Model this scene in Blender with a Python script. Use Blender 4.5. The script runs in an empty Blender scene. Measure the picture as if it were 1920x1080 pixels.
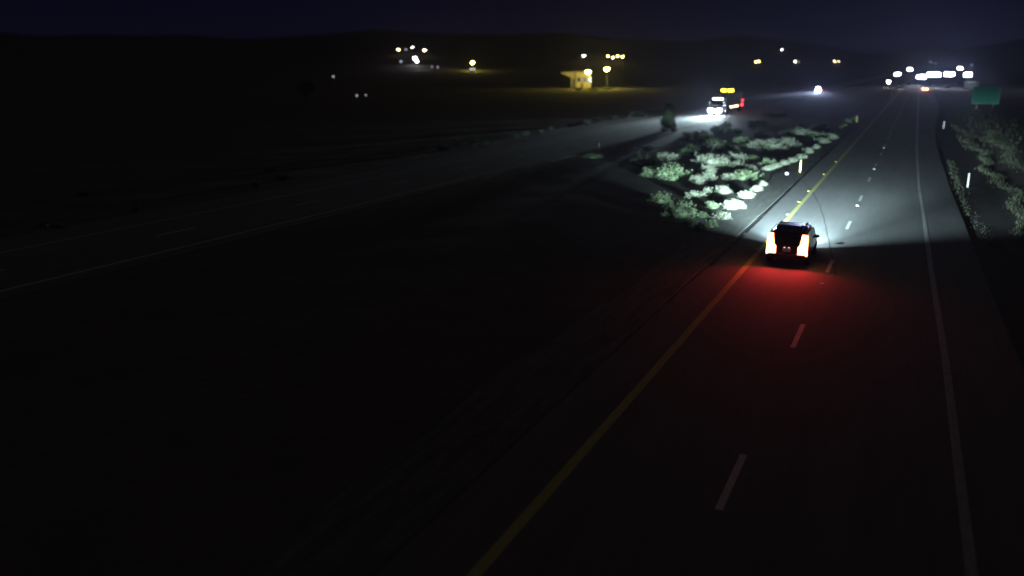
import bpy, bmesh, math, random
from mathutils import Vector, Matrix
random.seed(7)
R = math.radians
sc = bpy.context.scene
COL = sc.collection

# ------------------------------------------------------------------ camera
CAM = Vector((2.952, 0.0, 9.207)); PITCH = 0.25112; YAW = 0.43244; FPX = 1606.1
cd = bpy.data.cameras.new('camera'); cam = bpy.data.objects.new('camera', cd); COL.objects.link(cam)
cam.location = CAM; cam.rotation_euler = (math.pi/2 - PITCH, 0, YAW)
cd.sensor_width = 36.0; cd.lens = 36.0*FPX/1920.0; cd.clip_start = 0.1; cd.clip_end = 20000
cd.dof.use_dof = True; cd.dof.focus_distance = 32.0; cd.dof.aperture_fstop = 0.24
sc.camera = cam
# ------------------------------------------------------------------ sky, dusk sun, exposure
w = bpy.data.worlds.new('World'); sc.world = w; w.use_nodes = True
nt = w.node_tree; bg = nt.nodes['Background']
sky = nt.nodes.new('ShaderNodeTexSky'); sky.sky_type = 'NISHITA'; sky.sun_disc = False
sky.sun_elevation = R(40); sky.sun_rotation = R(200); sky.altitude = 1900; sky.air_density = .5; sky.dust_density = 0; sky.ozone_density = 6
tint = nt.nodes.new('ShaderNodeMix'); tint.data_type = 'RGBA'; tint.blend_type = 'MULTIPLY'; tint.inputs[0].default_value = 1
tint.inputs[7].default_value = (1.15, .56, 1, 1)          # deep violet of late dusk, the same over the whole sky
nt.links.new(sky.outputs[0], tint.inputs[6]); nt.links.new(tint.outputs[2], bg.inputs[0]); bg.inputs[1].default_value = 0.0014
sd = bpy.data.lights.new('sun', 'SUN'); sd.energy = 0.05; sd.angle = R(120); sd.color = (1.0, 0.82, 0.70)
sun = bpy.data.objects.new('sun', sd); COL.objects.link(sun); sun.rotation_euler = (R(28), 0, R(20))
sc.view_settings.view_transform = 'Standard'; sc.view_settings.look = 'None'
sc.view_settings.exposure = 0.0; sc.view_settings.gamma = 1.0; sc.view_settings.use_curve_mapping = False
cy = sc.cycles
cy.use_denoising = True; cy.max_bounces = 4; cy.diffuse_bounces = 2; cy.glossy_bounces = 2
cy.transmission_bounces = 2; cy.volume_bounces = 0; cy.sample_clamp_indirect = 4.0
cy.use_light_tree = True; cy.caustics_reflective = False; cy.caustics_refractive = False

# ------------------------------------------------------------------ geometry of the place
def ss(a, b, x):
    t = min(1.0, max(0.0, (x-a)/(b-a))); return t*t*(3-2*t)
WB_L, WB_R = -5.35, 6.3          # westbound pavement edges
EB_R, EB_L = -30.4, -42.6        # eastbound pavement edges
def terrain(x, y):
    r = math.hypot(x-3, y); a = math.atan2(x-3, max(y, 1e-3))
    corr = ss(70, 420, abs(x+15)); corr = corr + (0.55-corr*0.55)*ss(1500, 2600, r)
    h = 92*ss(520, 2500, r)*corr*(1 + .10*math.sin(a*11+1)+.06*math.sin(a*29)+.03*math.sin(a*63+r*.003))
    h += 0.9*ss(9.5, 15, x)*(1-ss(180, 300, y))
    h -= 0.05*math.exp(-((x+18)/6)**2)*(1-ss(300, 500, y))
    m = max(ss(0.8, 4, WB_L-2-x)*ss(.8, 4, x-EB_R), ss(1, 5, x-WB_R-4), ss(.8, 4, EB_L-x))
    h += m*(1-ss(300, 420, y))*0.012*(math.sin(.9*x+.31*y)+math.sin(.73*y-.52*x+1)+.6*math.sin(1.9*x+1.3*y))
    return h - 0.045
def ray(px, py):
    tx, ty = (px-960)/FPX, (py-540)/FPX
    fw = math.cos(PITCH)-ty*math.sin(PITCH); dz = -math.sin(PITCH)-ty*math.cos(PITCH)
    return Vector((tx*math.cos(YAW)-fw*math.sin(YAW), tx*math.sin(YAW)+fw*math.cos(YAW), dz))
def ground(px, py, z=0.0):
    """point of the plane z seen at photo pixel px, py, and metres per 1 px there"""
    d = ray(px, py); t = (z-CAM.z)/d.z; p = CAM+d*t
    return p, t/FPX
def on_slope(px, py, height):
    """point of the terrain whose top, `height` above it, is seen at px, py"""
    d = ray(px, py); t = 250.0
    while t < 4000:
        p = CAM+d*t
        if p.z-terrain(p.x, p.y) <= height: break
        t += 4
    return Vector((p.x, p.y, terrain(p.x, p.y)))

# ------------------------------------------------------------------ materials
MATS = {}
def mat(name, col, rough=.8, metal=0, emis=None, strength=0, noise=None, bump=0.0, spec=.3):
    if name in MATS: return MATS[name]
    m = bpy.data.materials.new(name); m.use_nodes = True; t = m.node_tree; b = t.nodes['Principled BSDF']
    b.inputs['Base Color'].default_value = (*col, 1); b.inputs['Roughness'].default_value = rough
    b.inputs['Metallic'].default_value = metal; b.inputs['Specular IOR Level'].default_value = spec
    if emis:
        b.inputs['Emission Color'].default_value = (*emis, 1); b.inputs['Emission Strength'].default_value = strength
    if noise:
        scale, col2, stretch = noise
        tc = t.nodes.new('ShaderNodeTexCoord'); mp = t.nodes.new('ShaderNodeMapping'); mp.inputs['Scale'].default_value = stretch
        n1 = t.nodes.new('ShaderNodeTexNoise'); n1.inputs['Scale'].default_value = scale; n1.inputs['Detail'].default_value = 8
        n1.inputs['Roughness'].default_value = .65
        n2 = t.nodes.new('ShaderNodeTexNoise'); n2.inputs['Scale'].default_value = scale*7.3; n2.inputs['Detail'].default_value = 4
        ad = t.nodes.new('ShaderNodeMath'); ad.operation = 'MULTIPLY_ADD'; ad.inputs[1].default_value = .45
        rm = t.nodes.new('ShaderNodeMapRange'); rm.inputs[1].default_value = .45; rm.inputs[2].default_value = 1.0
        mx = t.nodes.new('ShaderNodeMix'); mx.data_type = 'RGBA'
        mx.inputs[6].default_value = (*col, 1); mx.inputs[7].default_value = (*col2, 1)
        L = t.links.new
        L(tc.outputs['Object'], mp.inputs[0]); L(mp.outputs[0], n1.inputs[0]); L(mp.outputs[0], n2.inputs[0])
        L(n2.outputs[0], ad.inputs[0]); L(n1.outputs[0], ad.inputs[2]); L(ad.outputs[0], rm.inputs[0])
        L(rm.outputs[0], mx.inputs[0]); L(mx.outputs[2], b.inputs['Base Color'])
        if bump:
            bp = t.nodes.new('ShaderNodeBump'); bp.inputs['Strength'].default_value = bump; bp.inputs['Distance'].default_value = .03
            L(ad.outputs[0], bp.inputs['Height']); L(bp.outputs[0], b.inputs['Normal'])
    MATS[name] = m; return m
SOIL = mat('soil', (.095, .092, .095), .95, noise=(.55, (.145, .14, .143), (1, 1, 1)), bump=.6, spec=.1)
ASPH = mat('asphalt', (.115, .121, .130), .85, noise=(.8, (.172, .180, .192), (1.2, .10, 1)), bump=.25)
GRAV = mat('gravel', (.08, .084, .085), .95, noise=(1.6, (.20, .21, .208), (2.2, .22, 1)), bump=1.0, spec=.1)
TAR = mat('tar', (.012, .012, .013), .6)
YPAINT = mat('yellow_paint', (.34, .34, .13), .7, noise=(5, (.52, .52, .22), (1, .3, 1)))
WPAINT = mat('white_paint', (.24, .25, .26), .7, noise=(5, (.42, .43, .45), (1, .3, 1)))
SAGE = [mat('sage_pale', (.09, .106, .078), .85, noise=(3.5, (.17, .19, .145), (1, 1, 1)), spec=.15),
        mat('sage_green', (.06, .09, .048), .85, noise=(2.5, (.12, .16, .095), (1, 1, 1)), spec=.15),
        mat('sage_dark', (.035, .055, .028), .85, noise=(2.0, (.07, .09, .05), (1, 1, 1)), spec=.15)]
TWIG = mat('twig', (.09, .07, .05), .9)
GRASS = mat('grass', (.05, .06, .04), .85, noise=(1.2, (.11, .12, .085), (1, 1, 1)), spec=.15)
STEEL = mat('galvanised_steel', (.28, .29, .30), .5, .7)
WOOD = mat('pole_wood', (.11, .085, .06), .9, noise=(3, (.18, .14, .10), (4, 4, .4)))
DARK = mat('dark_metal', (.02, .02, .022), .5, .3)
RUBBER = mat('rubber', (.015, .015, .015), .9)
GLASS = mat('dark_glass', (.01, .012, .014), .06, spec=.6)
PAINT = mat('black_car_paint', (.012, .012, .014), .25, .2, spec=.5)
TRUCKP = mat('truck_paint', (.012, .012, .016), .35, .1, spec=.5)
TRAILP = mat('trailer_skin', (.02, .02, .022), .6)
CHROME = mat('chrome', (.6, .6, .62), .2, 1)
REDL = mat('tail_lamp', (.25, .01, .01), .3, emis=(1, .25, .075), strength=17)
REDF = mat('far_tail_lamp', (.25, .01, .01), .3, emis=(1, .12, .05), strength=130)
REDM = mat('red_marker', (.25, .01, .01), .3, emis=(1, .03, .06), strength=16)
PLATEL = mat('plate_lamp', (.5, .5, .5), .3, emis=(1, .55, .5), strength=1.6)
AMB = mat('amber_lamp', (.4, .2, .01), .3, emis=(1, .62, .02), strength=26)
AMBW = mat('amber_marker', (.4, .3, .1), .3, emis=(1, .72, .35), strength=26)
HEAD = mat('headlamp', (.7, .7, .7), .2, emis=(.86, .93, 1), strength=600)
HEADW = mat('visor_lamp', (.7, .7, .7), .2, emis=(1, .96, .92), strength=25)
def lampmat(name, col, s): return mat(name, (.5, .5, .45), .4, emis=col, strength=s)
SODIUM = lampmat('sodium_lamp', (1, .78, .10), 460)
WARM = lampmat('warm_lamp', (1, .78, .42), 42)
YEL = lampmat('yellow_lamp', (1, .70, .20), 48)
WHITE = lampmat('white_lamp', (1, .90, .86), 48)
WHITEB = lampmat('bright_white_lamp', (1, .93, .95), 130)
DIM = lampmat('dim_lamp', (.8, .85, 1), 1.6)
FLW = lampmat('floodlight_warm', (1, .90, .80), 70)
FLC = lampmat('floodlight_cool', (.72, .84, 1), 130)

# ------------------------------------------------------------------ mesh helpers
def setp(o, label=None, cat=None, group=None, kind=None):
    if label: o['label'] = label
    if cat: o['category'] = cat
    if group: o['group'] = group
    if kind: o['kind'] = kind
    return o
def link(name, me, parent=None):
    o = bpy.data.objects.new(name, me); COL.objects.link(o)
    if parent: o.parent = parent
    return o
def obj(name, bm, m, parent=None, smooth=False):
    me = bpy.data.meshes.new(name); bmesh.ops.recalc_face_normals(bm, faces=bm.faces[:]); bm.to_mesh(me); bm.free()
    me.materials.append(m)
    if smooth:
        for p in me.polygons: p.use_smooth = True
    return link(name, me, parent)
def pydata(name, vs, fs, m, parent=None, smooth=False):
    me = bpy.data.meshes.new(name); me.from_pydata(vs, [], fs); me.update(); me.materials.append(m)
    if smooth:
        for p in me.polygons: p.use_smooth = True
    return link(name, me, parent)
def empty(name, loc, rz=0):
    o = bpy.data.objects.new(name, None); COL.objects.link(o); o.location = loc; o.rotation_euler = (0, 0, rz)
    o.empty_display_size = .2; return o
def copy_tree(o, parent=None):
    c = o.copy(); COL.objects.link(c); c.parent = parent
    for ch in o.children: copy_tree(ch, c)
    return c
def box(c, s, bev=0.0, rot=None, bm=None, seg=2):
    b = bmesh.new(); bmesh.ops.create_cube(b, size=1)
    for v in b.verts: v.co = Vector((v.co.x*s[0], v.co.y*s[1], v.co.z*s[2]))
    if bev: bmesh.ops.bevel(b, geom=b.edges[:], offset=bev, segments=seg, affect='EDGES', profile=.6)
    M = Matrix.Translation(c)
    if rot is not None: M = M @ rot
    b.transform(M)
    if bm is None: return b
    me = bpy.data.meshes.new('t'); b.to_mesh(me); b.free(); bm.from_mesh(me); bpy.data.meshes.remove(me); return bm
def tube(a, b_, r0, r1=None, n=10, bm=None):
    r1 = r0 if r1 is None else r1; a = Vector(a); b_ = Vector(b_); d = b_-a
    bm = bm or bmesh.new(); q = d.to_track_quat('Z', 'Y').to_matrix()
    ra = [bm.verts.new(a+q@Vector((r0*math.cos(k*2*math.pi/n), r0*math.sin(k*2*math.pi/n), 0))) for k in range(n)]
    rb = [bm.verts.new(b_+q@Vector((r1*math.cos(k*2*math.pi/n), r1*math.sin(k*2*math.pi/n), 0))) for k in range(n)]
    for k in range(n): bm.faces.new((ra[k], ra[(k+1) % n], rb[(k+1) % n], rb[k]))
    bm.faces.new(ra[::-1]); bm.faces.new(rb); return bm
def lathe(profile, n=14, axis='Z', bm=None, at=(0, 0, 0)):
    bm = bm or bmesh.new(); rings = []
    for r, z in profile:
        rg = []
        for k in range(n):
            a = k*2*math.pi/n; c, s = r*math.cos(a), r*math.sin(a)
            p = Vector((c, s, z)) if axis == 'Z' else Vector((z, c, s))
            rg.append(bm.verts.new(p+Vector(at)))
        rings.append(rg)
    for i in range(len(rings)-1):
        for k in range(n): bm.faces.new((rings[i][k], rings[i][(k+1) % n], rings[i+1][(k+1) % n], rings[i+1][k]))
    bm.faces.new(rings[0][::-1]); bm.faces.new(rings[-1]); return bm
def loft(stations):
    """stations: (y, [(x,z) half ring from bottom to top]) mirrored in x"""
    bm = bmesh.new(); rings = []
    for y, half in stations:
        full = [(-x, z) for x, z in half] + [(x, z) for x, z in half[::-1]]
        rings.append([bm.verts.new((x, y, z)) for x, z in full])
    n = len(rings[0])
    for i in range(len(rings)-1):
        for k in range(n): bm.faces.new((rings[i][k], rings[i][(k+1) % n], rings[i+1][(k+1) % n], rings[i+1][k]))
    bm.faces.new(rings[0]); bm.faces.new(rings[-1][::-1]); return bm
def prism(pts, d, bm=None):
    """polygon pts (3d, planar) thickened by vector d"""
    bm = bm or bmesh.new(); d = Vector(d)
    a = [bm.verts.new(Vector(p)) for p in pts]; b = [bm.verts.new(Vector(p)+d) for p in pts]; n = len(pts)
    bm.faces.new(a[::-1]); bm.faces.new(b)
    for k in range(n): bm.faces.new((a[k], a[(k+1) % n], b[(k+1) % n], b[k]))
    return bm
def spot(name, loc, target, energy, cone, blend, col, parent, size=.12, flat=None):
    """flat: a headlamp optic that throws less light the steeper the ray points down (beyond `flat` degrees)"""
    l = bpy.data.lights.new(name, 'SPOT'); l.energy = energy; l.spot_size = R(cone); l.spot_blend = blend
    l.color = col; l.shadow_soft_size = size
    if flat:
        l.use_nodes = True; t = l.node_tree; em = t.nodes['Emission']
        tc = t.nodes.new('ShaderNodeTexCoord'); vt = t.nodes.new('ShaderNodeVectorTransform'); vt.vector_type = 'VECTOR'
        vt.convert_from = 'OBJECT'; vt.convert_to = 'WORLD'
        sx = t.nodes.new('ShaderNodeSeparateXYZ'); L_ = t.links.new
        def M(op, a, b):
            n = t.nodes.new('ShaderNodeMath'); n.operation = op
            for i, v in enumerate((a, b)):
                if isinstance(v, (int, float)): n.inputs[i].default_value = v
                else: L_(v, n.inputs[i])
            return n.outputs[0]
        L_(tc.outputs['Normal'], vt.inputs[0]); L_(vt.outputs[0], sx.inputs[0]); z = sx.outputs[2]
        k = math.sin(R(flat)); down = M('POWER', M('DIVIDE', k, M('MAXIMUM', M('MULTIPLY', z, -1.0), k)), 1.5)
        up = M('MAXIMUM', M('SUBTRACT', 1.0, M('DIVIDE', M('MAXIMUM', z, 0.0), math.sin(R(1.9)))), 0.03)
        L_(M('MULTIPLY', down, up), em.inputs['Strength'])
    o = bpy.data.objects.new(name, l); COL.objects.link(o); o.parent = parent; o.location = loc
    o.rotation_euler = (Vector(target)-Vector(loc)).to_track_quat('-Z', 'Y').to_euler(); return o
def area(name, loc, target, energy, sx, sy, col, parent, spread=180):
    l = bpy.data.lights.new(name, 'AREA'); l.shape = 'RECTANGLE'; l.size = sx; l.size_y = sy; l.energy = energy
    l.color = col; l.spread = R(spread)
    o = bpy.data.objects.new(name, l); COL.objects.link(o); o.parent = parent; o.location = loc
    o.rotation_euler = (Vector(target)-Vector(loc)).to_track_quat('-Z', 'Y').to_euler(); return o

# ------------------------------------------------------------------ ground and roads
def axis(parts):
    out = []
    for a, b, s in parts:
        n = max(1, round((b-a)/s)); out += [a+(b-a)*i/n for i in range(n)]
    return out+[parts[-1][1]]
xs = axis([(-4500, -800, 90), (-800, -200, 25), (-200, -60, 6), (-60, 24, 1.0), (24, 60, 4), (60, 400, 20), (400, 4500, 120)])
ys = axis([(-200, -20, 15), (-20, 150, 1.6), (150, 300, 4), (300, 700, 12), (700, 2600, 38), (2600, 5500, 240)])
vs = [(x, y, terrain(x, y)) for y in ys for x in xs]; nx = len(xs)
fs = [(j*nx+i, j*nx+i+1, (j+1)*nx+i+1, (j+1)*nx+i) for j in range(len(ys)-1) for i in range(nx-1)]
g = pydata('ground', vs, fs, SOIL, smooth=True); setp(g, 'dark desert soil reaching to the hills', 'ground', kind='structure')
YS = list(range(-30, 420, 15))+list(range(420, 1500, 40))
def strip(name, left, right, z, thick, m, ys=None, parent=None, kind=None, label=None, cat=None):
    """sheet between two functions of y, with side faces"""
    ys = ys or YS; v = []; f = []
    for y in ys: v += [(left(y), y, z), (right(y), y, z), (left(y)-.03, y, z-thick), (right(y)+.03, y, z-thick)]
    for i in range(len(ys)-1):
        a = 4*i; b = a+4
        f += [(a, a+1, b+1, b), (a+2, a, b, b+2), (a+1, a+3, b+3, b+1)]
    f += [(0, 2, 3, 1)]
    o = pydata(name, v, f, m, parent); setp(o, label, cat, kind=kind); return o
def rline(y):
    P = [(-30, 5.2), (29, 4.72), (37, 4.5), (59, 4.2), (75, 3.9), (117, 3.55), (200, 3.5), (2000, 3.5)]
    for (a, u), (b, v) in zip(P, P[1:]):
        if y <= b: return u+(v-u)*(y-a)/(b-a)
    return 3.5
def redge(y): return rline(y)+2.2+ss(120, 260, y)*2.6
K = lambda c: (lambda y: c)
road = strip('westbound_road', K(WB_L), redge, 0.0, .07, ASPH, kind='structure', label='asphalt carriageway running away on the right', cat='road')
eb = strip('eastbound_road', K(EB_L), K(EB_R), 0.0, .07, ASPH, kind='structure', label='asphalt carriageway across the brushy median', cat='road')
strip('gravel_shoulder', lambda y: -7.75+.22*math.sin(y*.21)+.15*math.sin(y*.77), K(-5.50), -.012, .04, GRAV, ys=[-20+2*i for i in range(160)],
      kind='structure', label='striped grey gravel shoulder beside the yellow line', cat='shoulder')
ramp = strip('exit_ramp', lambda y: 4.4+14*((y-430)/150)**2, lambda y: 8.4+14*((y-430)/150)**2, .006, .09, ASPH, ys=list(range(430, 760, 15)),
             kind='structure', label='exit ramp curving off beyond the far car', cat='road')
strip('edge_line', K(-3.75), K(-3.55), .005, .003, YPAINT, parent=road)['label'] = 'solid yellow left edge line'
strip('edge_line', lambda y: rline(y)-.08, lambda y: rline(y)+.08, .005, .003, WPAINT, parent=road)['label'] = 'solid white right edge line'
strip('edge_line', K(-31.75), K(-31.6), .005, .003, YPAINT, parent=eb)
strip('edge_line', K(-39.15), K(-39.0), .005, .003, WPAINT, parent=eb)
DPAINT = mat('dash_white_paint', (.42, .43, .45), .6, noise=(5, (.62, .64, .66), (1, .3, 1)))  # paler base colour stands in for headlight thrown back by the dashes
dm = pydata('lane_dash', [(-.085, -1.5, 0), (.085, -1.5, 0), (.085, 1.5, 0), (-.085, 1.5, 0)], [(0, 1, 2, 3)], DPAINT, road)
dm.location = (0, 30.69, .005)
for i in list(range(-3, 0))+list(range(1, 46)):
    o = dm.copy(); COL.objects.link(o); o.location = (0, 30.69+12.19*i, .005)
for i in range(0, 34):
    o = dm.copy(); COL.objects.link(o); o.parent = eb; o.location = (-35.35, 12+12.19*i, .005)
# raised reflectors between the dashes and beside the yellow line
MARK = mat('marker_white', (.75, .77, .8), .3); MARKY = mat('marker_yellow', (.45, .42, .12), .4)
def marker_mesh(m):
    b = bmesh.new()
    lo = [b.verts.new(p) for p in ((-.09, -.09, 0), (.09, -.09, 0), (.09, .09, 0), (-.09, .09, 0))]
    hi = [b.verts.new(p) for p in ((-.07, -.05, .03), (.07, -.05, .03), (.07, .05, .03), (-.07, .05, .03))]
    b.faces.new(hi)
    for k in range(4): b.faces.new((lo[k], lo[(k+1) % 4], hi[(k+1) % 4], hi[k]))
    return b
pm = obj('pavement_marker', marker_mesh(MARK), MARK, road); pm.location = (0, 63.4, .001)
for y in (87.8, 112.2, 136.6, 161, 39):
    o = pm.copy(); COL.objects.link(o); o.location = (0, y, .001)
py_ = obj('pavement_marker', marker_mesh(MARKY), MARKY, road); py_.location = (-3.88, 45.5, .001)
for y in (51.5, 57.5, 63.5, 69.5, 81.5, 93.5):
    o = py_.copy(); COL.objects.link(o); o.location = (-3.88, y, .001)
# tar joint along the pavement edge, crack seal across the lane, patch
def ribbon(name, pts, wd, m, parent, z=.003):
    v = []; f = []
    for i, p in enumerate(pts):
        a = Vector(pts[max(0, i-1)]); b = Vector(pts[min(len(pts)-1, i+1)]); d = (b-a).normalized()
        n = Vector((-d.y, d.x)); ww = wd*(.75+.5*random.random())/2
        v += [(p[0]+n.x*ww, p[1]+n.y*ww, z), (p[0]-n.x*ww, p[1]-n.y*ww, z)]
        if i: f.append((2*i-2, 2*i-1, 2*i+1, 2*i))
    return pydata(name, v, f, m, parent)
for a, b in ((40.5, 45.5), (46.1, 49.3), (49.9, 56), (56.3, 92), (94, 140)):
    ribbon('edge_joint', [(-5.22-.006*max(0, t-54), t) for t in [a+(b-a)*k/24 for k in range(25)]], .16, TAR, road)
def wob(pts, sub=6, amp=.03):
    out = []
    for (a, b), (c, d) in zip(pts, pts[1:]):
        for k in range(sub): t = k/sub; out.append((a+(c-a)*t+random.uniform(-amp, amp), b+(d-b)*t))
    return out+[pts[-1]]
cr = [ground(*p)[0] for p in ((1505, 338), (1516, 350), (1527, 366), (1537, 386), (1544, 406), (1550, 432), (1555, 458), (1562, 488), (1566, 520))]
ribbon('crack_seal', wob([(p.x, p.y) for p in cr]), .06, mat('old_tar', (.055, .056, .06), .8), road)
p, _ = ground(1575, 456); ribbon('road_stain', [(p.x-.12, p.y-.3), (p.x, p.y-.1), (p.x+.05, p.y+.1), (p.x+.2, p.y+.3)], .35, TAR, road, .0025)

# ------------------------------------------------------------------ shrubs
def shrub_mesh(seed, m, stems=120):
    """a ragged sage clump 1 m across, base at z=0: sprays of narrow leaves on stems fanning out of the base"""
    rnd = random.Random(seed); v = []; f = []
    humps = [(rnd.random()*6.283, rnd.uniform(.72, 1.12)) for _ in range(5)]
    b = bmesh.new(); bmesh.ops.create_icosphere(b, subdivisions=2, radius=.26); b.verts.ensure_lookup_table()
    v += [Vector((q.co.x*1.1, q.co.y*1.1, q.co.z*.7+.10))*rnd.uniform(.75, 1.15) for q in b.verts]
    f += [tuple(q.index for q in fc.verts) for fc in b.faces]; b.free()
    for k in range(stems):
        az = rnd.random()*6.283; el = math.asin(rnd.uniform(.12, .99))
        h, amp = min(humps, key=lambda q: abs((q[0]-az+math.pi) % 6.283-math.pi))
        ln = amp*rnd.uniform(.34, .52)*(1+.25*rnd.random()**4)
        d = Vector((math.cos(az)*math.cos(el), math.sin(az)*math.cos(el), math.sin(el)*.82))
        root = Vector((rnd.gauss(0, .06), rnd.gauss(0, .06), .02))
        for j in range(15):
            t = rnd.uniform(.45, 1.0)
            p = root+d*ln*t+Vector((rnd.gauss(0, .022), rnd.gauss(0, .022), rnd.gauss(0, .02)))
            u = (d+Vector((rnd.gauss(0, .5), rnd.gauss(0, .5), rnd.gauss(.1, .4)))).normalized()
            sd_ = u.orthogonal().normalized(); sd_ = Matrix.Rotation(rnd.random()*6.28, 3, u)@sd_
            l = rnd.uniform(.035, .085); wd = rnd.uniform(.007, .015); o = len(v)
            v += [p-sd_*wd*.5, p+u*l*.5-sd_*wd, p+u*l, p+u*l*.5+sd_*wd]; f.append((o, o+1, o+2, o+3))
    me = bpy.data.meshes.new('foliage'); me.from_pydata([tuple(q) for q in v], [], f); me.update(); me.materials.append(m)
    return me
def stem_mesh(seed):
    rnd = random.Random(seed); b = bmesh.new()
    for k in range(6):
        a = rnd.random()*6.28; tube((0, 0, -.08), (.2*math.cos(a), .2*math.sin(a), .3), .018, .006, 5, b)
    me = bpy.data.meshes.new('stem'); b.to_mesh(me); b.free(); me.materials.append(TWIG); return me
FOL = [shrub_mesh(k, SAGE[(0, 0, 0, 1, 1, 1, 2, 2)[k]]) for k in range(8)]; STM = [stem_mesh(k) for k in range(3)]
def shrub(px, by, wpx, hpx, kind, label, cat, group, name='sagebrush'):
    c, mpp = ground(px, by); c.z = terrain(c.x, c.y)
    wd = max(.5, wpx*mpp*1.12); ht = max(.35, hpx*mpp*1.08)
    c = c+Vector((-math.sin(YAW), math.cos(YAW), 0))*wd*.25; c.z = terrain(c.x, c.y)
    e = empty(name, c, random.random()*6.28); setp(e, label, cat, group)
    k = {0: random.randrange(3), 1: 3+random.randrange(3), 2: 6+random.randrange(2)}[kind]
    fo = link('foliage', FOL[k], e); fo.scale = (wd*1.12, wd*1.12, ht*1.9)
    st = link('stem', STM[random.randrange(3)], e); st.scale = (wd, wd, ht)
    return e
ORD = ['first', 'second', 'third', 'fourth', 'fifth', 'sixth', 'seventh', 'eighth', 'ninth', 'tenth', 'eleventh', 'twelfth', 'thirteenth', 'fourteenth',
       'fifteenth', 'sixteenth', 'seventeenth', 'eighteenth', 'nineteenth', 'twentieth', 'twenty-first', 'twenty-second', 'twenty-third', 'twenty-fourth',
       'twenty-fifth', 'twenty-sixth', 'twenty-seventh', 'twenty-eighth', 'twenty-ninth', 'thirtieth']
# row along the left shoulder, from the lit car away (photo px: centre x, base y, width, height, kind)
ROW = [(1333, 426, 24, 17, 1), (1355, 411, 34, 17, 0), (1374, 393, 32, 22, 0), (1393, 391, 12, 10, 0), (1402, 372, 28, 18, 0), (1421, 358, 18, 14, 0),
       (1433, 348, 14, 12, 0), (1441, 319, 20, 12, 0), (1456, 314, 18, 11, 0), (1472, 309, 18, 11, 0), (1487, 304, 18, 11, 0), (1503, 298, 18, 12, 0),
       (1515, 287, 21, 13, 0), (1529, 279, 16, 10, 0), (1543, 268, 30, 12, 0), (1557, 261, 27, 13, 0), (1576, 240, 11, 7, 1), (1585, 236, 9, 6, 1),
       (1591, 230, 14, 9, 1), (1600, 224, 10, 7, 1)]
for i, s in enumerate(ROW):
    shrub(*s, f'sagebrush in the row along the gravel shoulder, {ORD[i]} counting away from the near car', 'shrub', 'sagebrush row along the left shoulder')
# the open median, each told apart by look and neighbours
MED = [(1275, 408, 66, 40, 1, 'large green bush at the dark left rim of the headlight glow'),
       (1318, 407, 20, 12, 1, 'small green shrub just right of the large green bush'),
       (1338, 390, 26, 16, 1, 'scraggly green shrub behind the first shrubs of the shoulder row'),
       (1327, 368, 23, 20, 0, 'pale rounded sagebrush alone on dark soil, lower of two'),
       (1327, 339, 21, 16, 0, 'pale rounded sagebrush alone on dark soil, upper of two'),
       (1402, 337, 54, 18, 1, 'long bright green shrub mound behind the shoulder row'),
       (1366, 337, 21, 15, 0, 'pale shrub at the left end of the long bright green mound'),
       (1383, 318, 30, 20, 0, 'pale bushy sagebrush above the long bright green mound'),
       (1410, 319, 24, 14, 0, 'sloping sagebrush right of the pale bushy one'),
       (1340, 316, 60, 32, 0, 'wide feathery sagebrush in the middle of the median'),
       (1328, 326, 30, 20, 0, 'sagebrush clump at the foot of the wide feathery one'),
       (1299, 327, 15, 12, 0, 'small sagebrush left of the wide feathery one'),
       (1284, 303, 11, 8, 0, 'tiny sagebrush between the two broad dim bushes'),
       (1261, 337, 56, 34, 1, 'broad dim bush left of the wide feathery sagebrush'),
       (1212, 312, 48, 26, 2, 'broadest faint bush at the far left of the lit median'),
       (1297, 296, 42, 27, 2, 'dark domed bush above the tiny sagebrush'),
       (1340, 284, 60, 24, 2, 'wide dark bush below the shrubs lit by the truck'),
       (1288, 254, 16, 9, 0, 'leftmost sagebrush of the four edging the truck light'),
       (1305, 253, 16, 10, 0, 'second sagebrush of the four edging the truck light'),
       (1323, 254, 20, 12, 0, 'third sagebrush of the four edging the truck light'),
       (1347, 251, 22, 13, 0, 'rightmost sagebrush of the four edging the truck light'),
       (1362, 240, 22, 10, 1, 'green sagebrush just below the truck headlights'),
       (1386, 249, 20, 14, 0, 'round sagebrush below the amber side lamp of the truck'),
       (1424, 232, 40, 9, 1, 'low wide shrub right of the truck, nearer of two'),
       (1456, 217, 42, 9, 1, 'low wide shrub right of the truck, farther of two'),
       (1440, 281, 60, 24, 0, 'largest pale sagebrush in the middle of the median'),
       (1485, 275, 30, 13, 0, 'oval sagebrush touching the right of the largest pale one'),
       (1470, 281, 16, 9, 0, 'small sagebrush in front of the oval one'),
       (1503, 257, 36, 21, 0, 'big round sagebrush behind the oval one'),
       (1530, 243, 18, 12, 0, 'sagebrush right behind the big round one'),
       (1546, 238, 22, 11, 1, 'farther green shrub behind the big round sagebrush'),
       (1312, 434, 26, 17, 1, 'low shrub at the near end of the lit scrub, just before the red glow'),
       (1296, 424, 30, 18, 1, 'half-lit shrub below the large green bush'),
       (1240, 380, 44, 24, 1, 'half-dark bush up and left of the large green bush'),
       (1300, 372, 26, 17, 0, 'grey sagebrush left of the lower lone pale sagebrush'),
       (1358, 362, 28, 18, 0, 'grey sagebrush right of the lower lone pale sagebrush'),
       (1368, 384, 22, 15, 0, 'grey sagebrush just behind the third shrub of the shoulder row'),
       (1412, 297, 24, 9, 2, 'low dark brush on the pale bare track'),
       (1400, 275, 22, 8, 2, 'thin brush on the upper part of the bare track')]
for s in MED: shrub(*s[:5], s[5], 'shrub', 'sagebrush scattered in the median')
rf_ = random.Random(21); done = []
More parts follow.
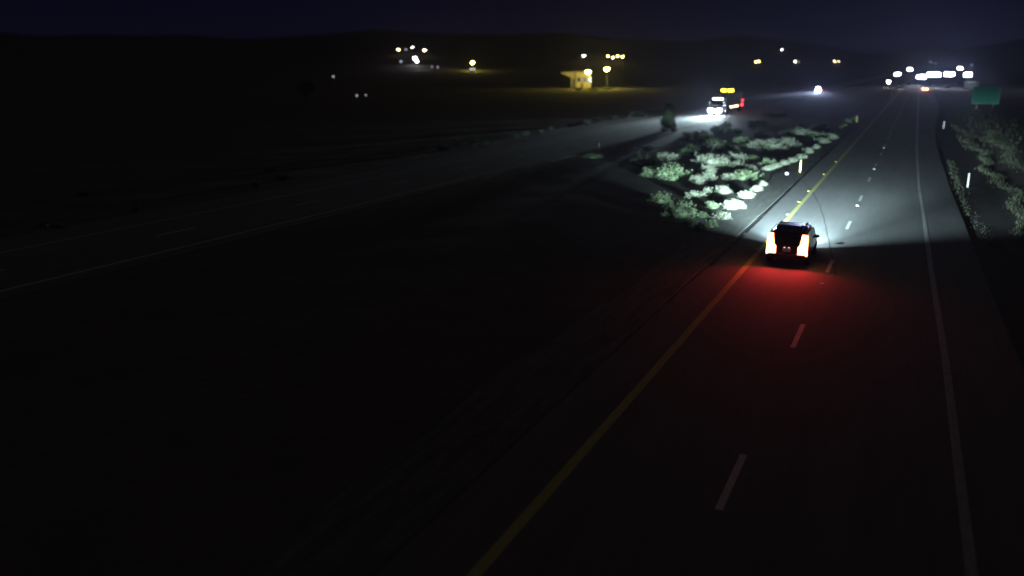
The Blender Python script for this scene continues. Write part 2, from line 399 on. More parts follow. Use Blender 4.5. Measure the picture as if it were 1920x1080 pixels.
for k in range(600):
    x, y = rf_.uniform(-27, -8.6), rf_.uniform(50, 150)
    if any(math.hypot(x-a, y-b) < 2.2 for a, b in done) or len(done) >= 30: continue
    if x < -12-(y-50)*.25 and y < 90: continue
    done.append((x, y))
for k, (x, y) in enumerate(sorted(done, key=lambda q: q[1])):
    e = empty('sagebrush', (x, y, terrain(x, y)), rf_.random()*6.28); wd = rf_.uniform(1.1, 2.7)
    setp(e, f'small dim sagebrush between the larger median shrubs, {ORD[k]} from the near end', 'shrub', 'small dim sagebrush of the median')
    fo = link('foliage', FOL[rf_.choice((0, 1, 3, 4, 6))], e); fo.scale = (wd, wd, wd*rf_.uniform(.9, 1.3)); st = link('stem', STM[k % 3], e); st.scale = (wd, wd, wd*.6)
NEARE = [(1112, 296, 36, 8, 1), (1151, 288, 16, 9, 1), (1172, 283, 10, 7, 1), (1201, 276, 10, 7, 0)]
for i, s in enumerate(NEARE):
    shrub(*s, f'faint shrub on the near edge of the far carriageway, {ORD[i]} from the left', 'shrub', 'faint shrubs on the near edge of the far carriageway')
FARE = [(1238, 209, 24, 8, 0), (1222, 211, 16, 7, 0), (1203, 219, 20, 11, 0), (1190, 218, 18, 11, 1), (1181, 222, 9, 6, 0), (1150, 223, 20, 8, 1), (1122, 227, 22, 9, 1),
        (1101, 233, 19, 11, 0), (1085, 234, 12, 8, 1), (1072, 237, 18, 11, 0), (1035, 244, 10, 9, 0), (1016, 248, 8, 7, 0), (985, 253, 15, 9, 0), (968, 258, 14, 9, 1),
        (911, 270, 9, 10, 0), (899, 268, 16, 9, 1), (890, 274, 8, 7, 0), (864, 272, 18, 8, 1), (849, 262, 10, 7, 0), (832, 282, 22, 15, 1), (786, 282, 14, 8, 1),
        (528, 338, 26, 14, 1), (479, 352, 14, 18, 0), (505, 320, 18, 9, 1), (253, 396, 22, 15, 0), (153, 366, 20, 10, 1), (80, 426, 22, 14, 0), (106, 428, 26, 11, 1)]
for i, s in enumerate(FARE):
    shrub(*s, f'shrub on the far verge of the far carriageway, {ORD[i]} counting left from the truck', 'shrub', 'shrubs along the far verge')

# juniper in the median, dark against the lit pavement, and the tree far left
def tree(px, by, height, crown_w, label, seed, m, conical):
    c, mpp = ground(px, by); c.z = terrain(c.x, c.y); rnd = random.Random(seed)
    e = empty('juniper_tree' if conical else 'cottonwood_tree', c); setp(e, label, 'tree')
    b = bmesh.new(); tube((0, 0, -.1), (.1, .05, height*.45), height*.035, height*.02, 8, b); tube((.1, .05, height*.45), (0, 0, height*.85), height*.02, .01, 6, b)
    cl = []
    for k in range(75 if conical else 30):
        t = rnd.random(); z = height*((.06 if conical else .35)+t*(.82 if conical else .58))
        rr = crown_w*.5*((1-t)**.6*.9+.12 if conical else math.sqrt(max(.05, 1-(2*t-1)**2)))
        a = rnd.random()*6.28; q = Vector((rr*.75*math.cos(a), rr*.75*math.sin(a), z)); cl.append((q, rnd.uniform(.16, .30)*crown_w*(.95 if conical else 1)))
        tube((0, 0, z*.75), q, height*.012, .01, 5, b)
    obj('trunk', b, TWIG, e)
    v = []; f = []
    for k in range(16000 if conical else 9000):
        q, s = cl[rnd.randrange(len(cl))]; n = Vector((rnd.gauss(0, 1), rnd.gauss(0, 1), rnd.gauss(0, 1))).normalized()
        p = q+n*s*rnd.random()**.4; t = n.orthogonal().normalized(); u = n.cross(t); ln = rnd.uniform(.06, .14); o = len(v)
        v += [p, p+t*ln*.5+u*ln*.6, p+u*ln*1.3, p-t*ln*.5+u*ln*.6]; f.append((o, o+1, o+2, o+3))
    pydata('crown', [tuple(q) for q in v], f, m, e)
    return e
tree(1252, 246, 4.2, 2.5, 'dark upright juniper standing in front of the lit far carriageway', 5, SAGE[2], True)
tree(574, 192, 6.4, 5.2, 'faint green tree alone far left beyond the road', 6, SAGE[1], False)

# ------------------------------------------------------------------ grass on the right verge
def grass(name, fn, n, hmin, hmax, label, seed):
    rnd = random.Random(seed); v = []; f = []
    for k in range(n):
        x, y, hs = fn(rnd); z = terrain(x, y); h = rnd.uniform(hmin, hmax)*hs; a = rnd.random()*3.14; ww = rnd.uniform(.015, .035)
        lx, ly = rnd.gauss(0, .22)*h, rnd.gauss(0, .22)*h; dx, dy = ww*math.cos(a), ww*math.sin(a); o = len(v)
        v += [(x-dx, y-dy, z-.03), (x+dx, y+dy, z-.03), (x+lx*.5+dx*.7, y+ly*.5+dy*.7, z+h*.6), (x+lx, y+ly, z+h), (x+lx*.5-dx*.7, y+ly*.5-dy*.7, z+h*.6)]
        f.append((o, o+1, o+2, o+3, o+4))
    o = pydata(name, v, f, GRASS); setp(o, label, 'grass', kind='stuff')
def band1(r):
    y = 52+r.random()**1.3*110; x = 10.0+.4*math.sin(y*.19)+.3*math.sin(y*.53)+r.gauss(0, .26); return x, y, .6+.5*abs(math.sin(y*.6))
def band2(r):
    y = 62+r.random()**1.3*80; x = 12.4+.45*math.sin(y*.23+1)+r.gauss(0, .35); return x, y, .5+.5*abs(math.sin(y*.47))
def band3(r):
    t = r.random(); y = 100-52*t; x = 6.75+.06*max(0, 66-y)**1.35*.45+r.gauss(0, .22); return x, y, .45
def band4(r): return r.uniform(8.5, 26), r.uniform(110, 230), .8
grass('verge_grass', band1, 6000, .10, .25, 'pale tall grass band nearest the right shoulder', 11)
grass('verge_grass', band2, 4000, .10, .24, 'pale grass band farther up the right bank', 12)
grass('verge_grass', band3, 900, .06, .16, 'thin curving line of short grass at the pavement edge', 13)
grass('verge_grass', band4, 3500, .25, .5, 'dim green grass below the green sign', 14)

# ------------------------------------------------------------------ delineator posts
def delineator(px, by, refl, label, h=1.15):
    col = {'yellow': (.72, .66, .22), 'white': (.78, .78, .80), 'dimmed': (.16, .14, .11)}[refl]  # last colour: darkened to stand in for a post that little light reaches
    c, mpp = ground(px, by); c.z = terrain(c.x, c.y)
    e = empty('delineator_post', c); setp(e, label, 'road marker', 'delineator posts along the shoulders')
    b = box((0, 0, h/2-.1), (.10, .035, h+.2), .012); obj('post', b, mat('post_'+refl, col, .5), e)
    obj('reflector', box((0, -.024, h-.16), (.085, .012, .22), .004), {'yellow': MARKY, 'white': MARK, 'dimmed': DARK}[refl], e)
    obj('base', box((0, 0, .02), (.2, .2, .06), .01), DARK, e)
delineator(1500, 323, 'yellow', 'yellow delineator post standing beside the gravel shoulder')
delineator(1606, 229, 'yellow', 'smaller yellow delineator post farther along the left shoulder')
delineator(1814, 351, 'white', 'white delineator post on the right verge below the grass')
delineator(1769, 241, 'white', 'smaller white delineator post farther along the right verge')
delineator(1123, 286, 'dimmed', 'barely lit delineator post beside the far carriageway')
delineator(1671, 180, 'white', 'distant tiny delineator post left of the road')
delineator(1692, 171, 'white', 'farthest delineator post left of the far red lamps')
PINK = mat('pale_stone', (.62, .5, .52), .7, noise=(6, (.45, .38, .38), (1, 1, 1)))
def stone(px, by, r, label):
    c, mpp = ground(px, by); c.z = terrain(c.x, c.y); b = bmesh.new(); bmesh.ops.create_icosphere(b, subdivisions=2, radius=r)
    for v in b.verts: v.co = v.co*random.uniform(.82, 1.1)
    o = obj('stone', b, PINK, None, True); o.location = c+Vector((0, 0, r*.7)); setp(o, label, 'stone')
stone(1467, 297, .17, 'small pale pink stone behind the shrub row')
stone(1475, 327, .16, 'small pale pink stone at the edge of the gravel')

# ------------------------------------------------------------------ green road sign
SGREEN = mat('sign_green', (.003, .17, .12), .5, noise=(1.2, (.005, .13, .095), (1, 1, 1)))
def road_sign(px, py_bottom, wpx, hpx, X, label):
    d = ray(px, py_bottom); t = (X-CAM.x)/d.x; p = CAM+d*t; mpp = t/FPX
    W, H = wpx*mpp, hpx*mpp; gz = terrain(p.x, p.y); zb = p.z-gz
    e = empty('road_sign', (p.x, p.y, gz), R(4)); setp(e, label, 'sign')
    obj('panel', box((0, 0, zb+H/2), (W, .05, H), .02), SGREEN, e)
    WB = mat('sign_border', (.12, .5, .4), .5)
    bb = bmesh.new()
    for (cx, cz, sx, sz) in ((0, zb+.1, W-.16, .04), (0, zb+H-.1, W-.16, .04), (-W/2+.1, zb+H/2, .04, H-.24), (W/2-.1, zb+H/2, .04, H-.24)):
        box((cx, -.03, cz), (sx, .012, sz), 0, None, bb)
    obj('border', bb, WB, e)
    for s in (-1, 1): obj('post', box((s*W*.3, .07, (zb+H)/2-.2), (.1, .08, zb+H+.3), .01), STEEL, e)
    for z in (.25, .75): obj('brace', box((0, .045, zb+H*z), (W*.95, .03, .06), .004), STEEL, e)
    return p
sp = road_sign(1847, 195, 46, 32, 16.2, 'green road sign on two posts at the right verge')

# ------------------------------------------------------------------ wheels and vehicles
def wheel(parent, x, y, r, wd, sub=True):
    wz = r
    ww = empty('wheel', (x, y, wz)); ww.parent = parent
    b = lathe([(r*.62, -wd/2), (r*.93, -wd/2), (r, -wd*.36), (r, wd*.36), (r*.93, wd/2), (r*.62, wd/2)], 24, 'X'); obj('tyre', b, RUBBER, ww)
    b = lathe([(r*.60, -wd*.42), (r*.60, wd*.42)], 20, 'X')
    for k in range(5):
        a = k*2*math.pi/5
        for s in (-1, 1): box((s*wd*.44, r*.3*math.cos(a), r*.3*math.sin(a)), (.03, r*.16, r*.5), .01, Matrix.Rotation(a-math.pi/2, 4, 'X'), b)
    obj('rim', b, STEEL, ww)
HC = (.72, .98, 1.0)
def suv(loc, label):
    e = empty('sport_utility_vehicle', loc); setp(e, label, 'car')
    def half(wb, wm, wt, zb, zm, zt):
        return [(wb*.86, zb), (wb, zb+.12), (wm, (zb+zm)/2), (wm*.985, zm), (wt, zt-.09), (wt*.80, zt)]
    S = [(0.0, half(.86, .90, .80, .42, 1.02, 1.55)), (.10, half(.90, .94, .80, .34, 1.04, 1.66)), (.34, half(.92, .96, .78, .30, 1.05, 1.76)),
         (1.5, half(.93, .97, .78, .27, 1.04, 1.80)), (2.6, half(.93, .97, .77, .27, 1.02, 1.77)), (3.0, half(.93, .97, .80, .27, 1.01, 1.55)),
         (3.55, half(.93, .965, .86, .27, 1.0, 1.16)), (4.2, half(.92, .95, .86, .28, .94, 1.06)), (4.62, half(.88, .90, .80, .32, .80, .92)), (4.78, half(.80, .82, .70, .40, .68, .76))]
    body = obj('body', loft(S), PAINT, e, False)
    md = body.modifiers.new('bevel', 'BEVEL'); md.width = .03; md.segments = 2; md.limit_method = 'ANGLE'; md.angle_limit = R(20)
    obj('rear_window', prism([(-.54, .035, 1.12), (.54, .035, 1.12), (.60, .075, 1.53), (-.60, .075, 1.53)], (0, -.06, 0)), GLASS, e)
    obj('windscreen', prism([(-.70, 3.52, 1.20), (.70, 3.52, 1.20), (.64, 3.0, 1.56), (-.64, 3.0, 1.56)], (0, .03, .05)), GLASS, e)
    for s in (-1, 1):
        for a, b in ((.45, 1.38), (1.48, 2.42), (2.5, 2.98)):
            zt = 1.64 if a < 2.4 else 1.52
            obj('side_window', prism([(s*.975, a, 1.10), (s*.975, b, 1.10), (s*.84, b, zt), (s*.84, a, zt)], (s*.03, 0, .01)), GLASS, e)
        m = empty('mirror', (s*1.06, 2.9, 1.10)); m.parent = e
        obj('housing', box((0, 0, 0), (.2, .12, .15), .04), PAINT, m)
        obj('glass', box((0, -.065, 0), (.16, .01, .11), .003), GLASS, m)
        obj('roof_rail', box((s*.62, 1.35, 1.845), (.05, 1.9, .045), .015), STEEL, e)
        # tall tail lamp cluster wrapping the corner
        tl = obj('tail_lamp', prism([(s*.50, -.03, .66), (s*.94, -.03, .62), (s*.91, -.02, 1.58), (s*.66, -.02, 1.62), (s*.58, -.03, 1.10), (s*.50, -.03, 1.02)], (0, .16, 0)), REDL, e)
        obj('reflector', box((s*.72, -.06, .52), (.22, .02, .05), .006), mat('red_reflector', (.3, .01, .01), .3), e)
        area('tail_lamp_light', (s*.74, -.10, 1.0), (s*.9, -3.6, -.4), 42, .3, .6, (1, .0, .03), e, 130)
        hl = obj('headlight', box((s*.66, 4.66, .76), (.40, .2, .16), .04), HEADW, e)
        spot('headlight_beam', (s*.66, 4.84, .76), (s*.66-1.3, 14, .2), 250000, 56, 1, HC, e, .08, 2.0)
        spot('headlight_spread', (s*.66, 4.84, .80), (s*.66-.4, 14, .3), 32000, 112, 1, HC, e, .08, 3)
        for y in (.92, 3.85): wheel(e, s*.86, y, .37, .24)
        obj('exhaust', tube((s*.5, -.02, .36), (s*.5, .3, .36), .04), CHROME, e)
    obj('bumper', box((0, -.02, .56), (1.72, .16, .22), .05), mat('bumper_plastic', (.02, .02, .02), .6), e)
    pl = obj('licence_plate', box((0, -.045, .86), (.36, .02, .18), .005), mat('plate', (.6, .6, .58), .5), e)
    for s in (-1, 1): obj('plate_lamp', box((s*.10, -.075, .985), (.07, .04, .03), .005), PLATEL, pl)
    obj('spoiler', box((0, .12, 1.74), (1.24, .34, .04), .015), PAINT, e)
    obj('wiper', tube((0, -.05, 1.13), (.34, -.045, 1.25), .012), DARK, e)
    return e
CARY = 41.6
suv((-1.9, CARY, 0.006), 'dark car seen from behind in the left lane, tail lamps glowing')

def far_car(loc, label, rear=True):
    e = empty('sedan_car', loc, 0 if rear else math.pi); setp(e, label, 'car')
    def half(wb, wt, zb, zm, zt): return [(wb*.88, zb), (wb, zb+.12), (wb, zm), (wt, zt-.06), (wt*.8, zt)]
    S = [(0, half(.82, .74, .40, .72, .98)), (.2, half(.88, .8, .3, .78, 1.06)), (.9, half(.9, .72, .26, .86, 1.2)), (1.5, half(.9, .66, .26, .88, 1.44)),
         (2.6, half(.9, .66, .26, .88, 1.45)), (3.3, half(.9, .76, .26, .86, 1.02)), (4.2, half(.88, .8, .28, .74, .86)), (4.55, half(.8, .7, .36, .6, .68))]
    obj('body', loft(S), PAINT, e)
    obj('rear_window', prism([(-.62, .93, 1.08), (.62, .93, 1.08), (.56, 1.42, 1.36), (-.56, 1.42, 1.36)], (0, -.02, .08)), GLASS, e)
    obj('windscreen', prism([(-.64, 3.2, 1.06), (.64, 3.2, 1.06), (.56, 2.66, 1.38), (-.56, 2.66, 1.38)], (0, .03, .08)), GLASS, e)
    for s in (-1, 1):
        obj('tail_lamp', box((s*.66, -.02, .82), (.46, .12, .40), .03), REDF, e)
        if not rear: obj('low_glare_lamp', box((s*.6, 4.56, .42), (.34, .08, .16), .02), HEAD, e)  # added lamps that make the headlight glare larger
        obj('headlight', box((s*.62, 4.48, .68), (.46, .16, .24), .03), HEAD if not rear else HEADW, e)
        for y in (.8, 3.7): wheel(e, s*.82, y, .32, .2)
        if rear: area('tail_lamp_light', (s*.62, -.12, .8), (s*.62, -5, 0), 150, .3, .2, (1, .02, .05), e)
        else:
            spot('headlight_beam', (s*.62, 4.62, .66), (s*.62, 30, -.2), 60000, 34, 1, (.55, .68, 1), e, .1, 1.0)
            spot('haze_glow_spot', (s*.62, 4.62, .66), (s*.62-3.9, 44.6, 1.6), 28000, 9, 1, (.42, .50, 1), e, .1)  # added spot towards the camera, for glow in the haze
            spot('headlight_spread', (s*.62, 4.62, .66), (s*.62, 30, .0), 9000, 60, 1, (.60, .72, 1), e, .1, 3)
    if not rear:
        lb = obj('glare_lamp_bar', box((0, 2.5, 1.52), (1.3, .10, .14), .02), DARK, e)  # added roof bar of lamps, swells the oncoming glare
        for k in range(4): obj('glare_lamp', box(((k-1.5)*.32, 2.57, 1.53), (.28, .04, .16), .01), HEAD, lb)
    obj('bumper', box((0, -.02, .46), (1.6, .12, .2), .04), DARK, e)
    return e
far_car((5.7, 402, .014), 'far car on the exit lane with two red tail lamps')
far_car((-33.4, 376, .006), 'oncoming car on the far carriageway, blinding white headlights', rear=False)

def semi_truck(loc, label):
    """faces -Y (towards the camera side), front bumper at y=0, length back along +Y"""
    e = empty('semi_truck', loc); setp(e, label, 'truck')
    hood = loft([(y, [(w_*.9, .55), (w_, .75), (w_, zt-.25), (w_*.85, zt)]) for y, w_, zt in ((.1, .92, 1.75), (.5, .98, 1.9), (1.7, 1.06, 2.05))]); obj('hood', hood, TRUCKP, e)
    cab = loft([(y, [(w_, .6), (w_+.03, 1.0), (w_+.02, 2.0), (wt, zt-.2), (wt*.85, zt)]) for y, w_, wt, zt in
                ((1.55, 1.16, 1.06, 2.1), (2.05, 1.2, 1.08, 2.9), (2.6, 1.22, 1.14, 3.25), (4.6, 1.24, 1.2, 3.95), (4.9, 1.24, 1.2, 3.98))]); obj('cab', cab, TRUCKP, e)
    for s in (-1, 1): obj('windscreen', prism([(s*.03, 1.58, 2.14), (s*1.02, 1.6, 2.14), (s*1.0, 2.0, 2.82), (s*.03, 1.98, 2.82)], (0, -.05, .03)), GLASS, e)
    for s in (-1, 1):
        obj('side_window', prism([(s*1.25, 2.0, 1.95), (s*1.25, 2.9, 1.95), (s*1.16, 2.85, 2.65), (s*1.16, 2.15, 2.65)], (s*.03, 0, 0)), GLASS, e)
        obj('headlight', box((s*.90, .02, 1.02), (.60, .12, .46), .04), HEAD, e)
        obj('low_glare_lamp', box((s*.62, -.12, .55), (.30, .06, .18), .02), HEAD, e)  # added lamps to fill out the bright front
        spot('headlight_beam', (s*.92, -.10, 1.0), (s*.92-.5, -14, .3), 46000, 44, 1, (.66, .94, 1), e, .12, 6)
        spot('headlight_spread', (s*.92, -.10, 1.0), (s*.92-5, -16, .8), 20000, 90, 1, (.78, .95, 1), e, .12, 3)
        spot('haze_glow_spot', (s*.92, -.10, 1.0), (s*.92+8.3, -40, 2.8), 15000, 12, 1, (.62, .76, 1), e, .12)  # extra spot turned to the camera so the haze glows
        m = empty('mirror', (s*1.5, 1.75, 2.3)); m.parent = e; obj('housing', box((0, 0, 0), (.24, .12, .75), .03), CHROME, m); obj('arm', tube((0, 0, .25), (-s*.3, .1, .25), .02), CHROME, m)
        obj('exhaust_stack', tube((s*1.15, 5.05, .8), (s*1.15, 5.05, 4.0), .08), CHROME, e)
        obj('fuel_tank', lathe([(.28, 2.7), (.32, 2.75), (.32, 4.3), (.28, 4.35)], 16, 'Z').__class__ and tube((s*1.0, 2.8, .75), (s*1.0, 4.4, .75), .32, .32, 16), CHROME, e)
        for y, r in ((1.0, .5), (5.6, .5), (6.9, .5), (20.6, .5), (21.9, .5)): wheel(e, s*1.02, y, r, .5 if y > 2 else .3)
        for k in range(4): obj('marker_lamp', box((s*1.32, 9.5+k*2.4, 1.32), (.06, .5, .22), .02), AMBW if k < 3 else AMBW, e)
        for y, z in ((21.5, 1.35), (22.6, 1.35), (22.8, 2.25)): obj('red_marker_lamp', box((s*1.32, y, z), (.06, .7, .30), .02), REDM, e)
    for k in range(4): obj('glare_lamp', box(((k-1.5)*.36, -.16, .84), (.30, .08, .24), .03), HEAD, e)  # added row of lamps, widens the glare of the truck front
    for k in range(3): obj('visor_lamp', box(((k-1)*.68, 2.34, 3.18), (.56, .14, .26), .04), HEADW, e)
    obj('sun_visor', box((0, 1.98, 2.98), (2.1, .35, .08), .02, Matrix.Rotation(R(25), 4, 'X')), DARK, e)
    obj('bumper', box((0, -.02, .55), (2.4, .18, .42), .05), DARK, e)
    gr = obj('grille', box((0, .06, 1.3), (1.1, .1, .85), .03), DARK, e)
    for k in range(6): obj('bar', box((0, 0, .98+k*.13), (1.0, .03, .04), .005), DARK, gr)
    obj('chassis', box((0, 6.2, .85), (.9, 9.5, .25), .02), DARK, e)
    tr = obj('trailer_body', box((0, 14.9, 2.75), (2.58, 16.2, 3.1), .05), TRAILP, e)
    for k in range(12): obj('side_rib', box((-1.305, 7.6+k*1.32, 2.75), (.03, .07, 3.0), .008), STEEL, tr)
    obj('trailer_skirt', box((0, 14.0, 1.0), (2.4, 9.5, .35), .02), DARK, e)
    bar = obj('beacon_bar', box((0, 11.5, 4.42), (2.3, .12, .14), .02), DARK, e)
    for x in (-.72, .72):
        obj('bracket', box((x, 11.5, 4.36), (.08, .1, .2), .01), DARK, bar)
        obj('beacon', box((x, 11.44, 4.66), (1.0, .28, .40), .08), AMB, bar)
    return e
semi_truck((-33.6, 176.5, .006), 'oncoming semi truck with white headlights, amber roof beacons and red rear markers')

# ------------------------------------------------------------------ roadwork light towers around the far end of the road
TW = mat('tower_grey', (.08, .08, .085), .6)
def light_tower(px, py, D, X0, fl, label, n=4, aim=None, big=1.0):
    """head seen at photo px, py when standing D metres along the road"""
    d = ray(px, py); t = D/d.y; p = CAM+d*t; gz = terrain(p.x, p.y); h = p.z-gz
    to = math.atan2(CAM.x-p.x, -(CAM.y-p.y))
    e = empty('light_tower', (p.x, p.y, gz), math.atan2(p.x-CAM.x, p.y)*-1); setp(e, label, 'light tower', 'light towers beyond the far car')
    obj('trailer_base', box((0, .3, .75), (1.3, 2.2, .8), .08), TW, e)
    obj('drawbar', box((0, 1.9, .5), (.12, 1.2, .12), .02), DARK, e)
    for s in (-1, 1):
        wheel(e, s*.75, .3, .33, .2)
        obj('outrigger', box((s*.95, -.5, .3), (.9, .1, .1), .01), STEEL, e); obj('jack', tube((s*1.38, -.5, -.02), (s*1.38, -.5, .5), .05), STEEL, e)
    obj('mast', tube((0, 0, .9), (0, 0, h), .09, .05, 8), STEEL, e)
    obj('crossbar', box((0, 0, h-.05), (2.0*big, .08, .08), .01), STEEL, e)
    for k in range(n):
        x = (k-(n-1)/2)*.52*big
        fe = obj('floodlight', box((x, -.12, h), (.5*big, .18, .72*big), .04), DARK, e)
        obj('lens', box((x, -.235, h-.02), (.46*big, .03, .68*big), .01), fl, fe)
    spot('tower_glow_spot', (0, -.5, h), (0, -40, h+.3), 18000*big if fl is FLC else 5000, 9, 1, (.45, .58, 1) if fl is FLC else (1, .9, .8), e, .5)  # added narrow spot at the camera, lights the haze around the head
    return p
light_tower(1683, 139, 455, 0, FLW, 'light tower with warm white lamps, leftmost of the far cluster', 3, None, 1.4)
light_tower(1706, 130, 560, 0, FLW, 'light tower with warm lamps, second from left, set higher', 3, None, 1.4)
light_tower(1728, 144, 520, 0, FLC, 'light tower just left of the brightest blue-white lamps', 4, None, 2.0)
light_tower(1751, 140, 480, 0, FLC, 'brightest light tower, blue-white, straight above the far red lamps', 5, None, 2.1)
light_tower(1780, 139, 470, 0, FLC, 'light tower just right of the brightest blue-white lamps', 4, None, 1.9)
light_tower(1800, 128, 590, 0, FLW, 'light tower with warm white lamps, set higher at the right of the cluster', 3, None, 1.4)
light_tower(1815, 140, 440, 0, FLC, 'light tower standing over the pale trailer, rightmost', 3, None, 1.8)
# pale box trailer parked under the last tower
d = ray(1817, 163); t = (terrain(20, 430)-CAM.z)/d.z; t = 430/d.y; p = CAM+d*t; gz = terrain(p.x, p.y)
e = empty('box_trailer', (p.x+.6, p.y, gz), R(-8)); setp(e, 'pale box trailer parked beneath the rightmost light tower', 'trailer')
WP = mat('trailer_white', (.55, .58, .6), .6, noise=(1.0, (.45, .48, .5), (1, 1, 1)))
obj('body', box((0, 3, 2.25), (5.2, 7, 2.7), .08), WP, e)
for s in (-1, 1):
    obj('door', box((s*1.25, -.52, 2.2), (2.3, .05, 2.3), .015), WP, e)
    for y in (1.6, 2.8): wheel(e, s*2.2, y, .45, .3)
obj('bumper', box((0, -.5, .7), (4.6, .1, .14), .02), STEEL, e)
obj('frame', box((0, 3, .8), (3.6, 6.6, .2), .02), DARK, e)

# ------------------------------------------------------------------ lamp posts
def lamp_post(base, h, m, label, r=.42, arm=1.2, cat='lamp post', group=None, name='lamp_post', heads=1, gap=2.0, pole=STEEL):
    to = math.atan2(CAM.x-base.x, -(CAM.y-base.y))
    e = empty(name, base, to); setp(e, label, cat, group)
    obj('pole', tube((0, 0, -.2), (0, 0, h-.1), .13, .08, 8), pole, e)
    for k in range(heads):
        x = (k-(heads-1)/2)*gap
        if heads > 1 or arm: obj('arm', tube((0, 0, h-.12), (x, -arm, h+r*.75), .05, .04, 6), pole, e)
        hd = obj('lamp_head', lathe([(r*.5, r*.55), (r*.95, r*.42), (r*1.05, r*.3)], 14, 'Z', None, (x, -arm, h)), DARK, e)
        obj('globe', lathe([(r*.2, -r), (r*.7, -r*.75), (r, -r*.2), (r*1.0, r*.1), (r*.9, r*.28)], 14, 'Z', None, (x, -arm, h)), m, hd)
    return e
def hill_lamp(px, py, m, label, r=.6, h=8.0, **k):
    r *= 1.2
    lamp_post(on_slope(px, py, h), h, m, label, r=r, group='lights of the distant settlement', **k)
# two sodium lamps in front of the store
def front_lamp(px, py, by, label):
    b, mpp = ground(px, by); b.z = terrain(b.x, b.y); h = (by-py)*mpp
    lamp_post(b, h, SODIUM, label, r=.85, arm=.6)
front_lamp(1102, 135, 168, 'sodium yellow lamp post right at the front of the store')
front_lamp(1137, 130, 166, 'sodium yellow lamp post standing right of the store')
b, mpp = ground(1165, 161); b.z = terrain(b.x, b.y); hp = 42*mpp
e = empty('utility_pole', b, R(20)); setp(e, 'dim wooden utility pole right of the two sodium lamps', 'pole')
obj('pole', tube((0, 0, -.3), (0, 0, hp), .26, .18, 10), WOOD, e)
obj('crossarm', box((0, 0, hp-.8), (2.6, .14, .16), .02), WOOD, e)
for x in (-1.1, 0.4, 1.1): obj('insulator', tube((x, 0, hp-.72), (x, 0, hp-.45), .06), WPAINT, e)
obj('transformer', tube((.35, 0, hp-3), (.35, 0, hp-1.9), .28, .28, 12), STEEL, e)

# the store: block with a lit front, flat roof with parapet and a wide sloping awning on its left
b, mpp = ground(1093, 165); b.z = terrain(b.x, b.y)
face = math.atan2(CAM.x-b.x, -(CAM.y-b.y))
e = empty('roadside_store', b+Vector((-math.sin(YAW), math.cos(YAW), 0))*3.0, face); setp(e, 'low store with pale walls and jutting awning lit yellow by a lamp', 'building')
WALL = mat('stucco', (.70, .64, .46), .85, noise=(.8, (.60, .54, .40), (1, 1, 1)), bump=.2)
W, Hh = 32*mpp, 30*mpp
obj('wall', box((0, 4, Hh/2-.2), (W, 8, Hh), .04), WALL, e)
rf = obj('roof', box((0, 4, Hh-.1+.2), (W+.5, 8.5, .35), .05), mat('roof_edge', (.16, .13, .10), .8), e)
obj('awning', prism([(-W/2-.1, -.2, Hh-.05), (-W/2-6.2, -.2, Hh-.35), (-W/2-6.2, -.2, Hh-.85), (-W/2-.1, -.2, Hh-3.4)], (0, 5, 0)), WALL, e)
obj('column', box((-W/2-1.0, -.35, Hh*.5-.2), (.55, .3, Hh-.4), .04), WALL, e)
obj('column', box((-W/2+.5, -.12, Hh*.5-.2), (.45, .25, Hh-.2), .04), mat('dark_trim', (.06, .05, .04), .8), e)
for x in (-.22, .12, .40):
    wn = obj('window', box((x*W, -.03, Hh*.50), (W*.2, .1, Hh*.26), .02), GLASS, e); obj('frame', box((x*W, -.055, Hh*.50), (.12, .1, Hh*.26), .01), WALL, wn); obj('sill', box((x*W, -.10, Hh*.36), (W*.22, .16, .12), .02), WALL, wn)
dr = obj('door', box((-.05*W+.1, -.03, 1.15), (1.1, .1, 2.3), .02), mat('door_paint', (.12, .09, .06), .6), e); obj('handle', box((.35-.05*W, -.1, 1.1), (.05, .08, .2), .01), STEEL, dr)
for i, s in enumerate(((1086, 169, 14, 6, 1, 'yellow-lit shrub at the left front corner of the store'), (1112, 170, 22, 6, 1, 'yellow-lit shrub under the first sodium lamp'),
                       (1138, 168, 22, 6, 1, 'yellow-lit shrub under the second sodium lamp'), (1178, 163, 26, 5, 1, 'dim yellow shrub beyond the utility pole'),
                       (1200, 165, 20, 4, 1, 'last dim shrub right of the utility pole'))):
    shrub(*s[:5], s[5], 'shrub', 'shrubs around the store')

# lamps of the settlement on the hillside
L = hill_lamp
L(747, 93, WARM, 'hillside lamp, leftmost of the row of warm dots', .8)
L(761, 93, DIM, 'dim hillside lamp between the first two warm dots', .8)
L(773, 89, WHITE, 'hillside lamp highest of the warm dots on the left')
L(796, 94, WARM, 'hillside lamp, rightmost of the left row of warm dots', .95)
L(777, 109, WHITEB, 'bright white lamp below the left row, upper of a touching pair', 1.0)
L(782, 115, WHITEB, 'bright white lamp below the left row, lower of a touching pair', .7)
L(752, 115, DIM, 'dim lamp left of the bright white pair', .7)
L(810, 125, DIM, 'very faint lamp right of the bright white pair, left of two', .4)
L(821, 126, DIM, 'very faint lamp right of the bright white pair, right of two', .4)
L(886, 117, SODIUM, 'single strong yellow lamp between the left row and the store', .75)
L(883, 129, DIM, 'small pale lamp under the single strong yellow lamp, left', .6)
L(889, 129, DIM, 'small pale lamp under the single strong yellow lamp, right', .6)
L(1095, 104, WHITE, 'hillside lamp above the left sodium lamp, brighter of two', .75)
L(1092, 107, DIM, 'dim hillside lamp touching the one above the left sodium lamp', .7)
L(1140, 105, YEL, 'hillside lamp above the right sodium lamp, first of four from left', .75)
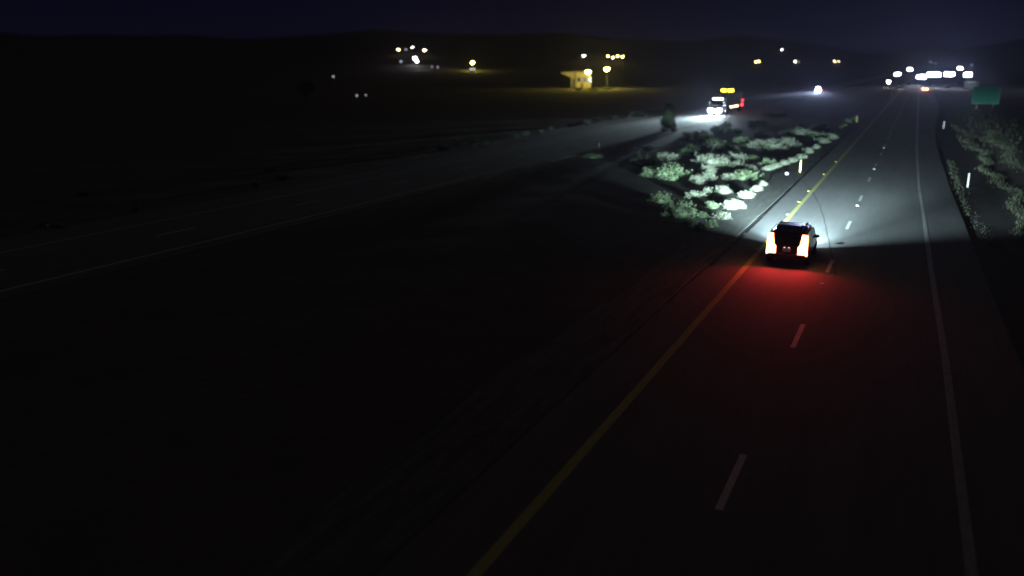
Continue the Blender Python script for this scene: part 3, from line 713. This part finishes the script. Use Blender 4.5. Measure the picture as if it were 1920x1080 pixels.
L(1149, 108, WARM, 'hillside lamp above the right sodium lamp, lowest of four', .7)
L(1158, 105, YEL, 'hillside lamp above the right sodium lamp, third of four', .8)
L(1167, 106, YEL, 'hillside lamp above the right sodium lamp, rightmost of four', .9)
L(1417, 116, YEL, 'yellow lamp above the truck, left of a touching pair', .7)
L(1423, 115, YEL, 'yellow lamp above the truck, right of a touching pair', .75)
L(1466, 93, WHITE, 'single white lamp highest on the dark hillside', .75)
L(1491, 115, WARM, 'warm lamp above the oncoming car, brighter left of a pair', .85)
L(1498, 116, DIM, 'dim lamp above the oncoming car, right of a pair', .9)
L(1565, 115, WARM, 'warm lamp right of the oncoming car, left of a pair', .8)
L(1573, 115, WARM, 'warm lamp right of the oncoming car, right of a pair', .6)
L(1666, 153, WHITE, 'pale lamp low at the left foot of the far cluster', .55, 3.0)
L(1745, 116, DIM, 'faint small lamp above the brightest light tower, left of two', .9)
L(1754, 119, DIM, 'faint small lamp above the brightest light tower, right of two', .8)
L(1822, 122, DIM, 'faint small lamp above the rightmost light tower', .9)
L(625, 143, DIM, 'faint lamp right of the lone tree', .35, 5)
L(669, 179, DIM, 'faint low reflector in the dark left, made to glow, brighter of two', .2, 1.0, arm=.3)  # reflector built as a small glowing lamp
L(686, 178, DIM, 'faint low reflector in the dark left, made to glow, smaller of two', .16, 1.0, arm=.3)  # second reflector, likewise given a glow of its own

# ------------------------------------------------------------------ haze added for glow around the lamps
hm = bpy.data.materials.new('glow_haze'); hm.use_nodes = True; t = hm.node_tree; t.nodes.clear()
ou = t.nodes.new('ShaderNodeOutputMaterial'); pv = t.nodes.new('ShaderNodeVolumePrincipled')
pv.inputs['Color'].default_value = (.72, .76, 1, 1); pv.inputs['Density'].default_value = 0.00010; pv.inputs['Anisotropy'].default_value = .82
t.links.new(pv.outputs[0], ou.inputs['Volume'])
hz = obj('haze', box((0, 2600, 80), (9600, 6400, 170)), hm); setp(hz, 'thin haze added over the valley for lamp glow', 'haze', kind='stuff')
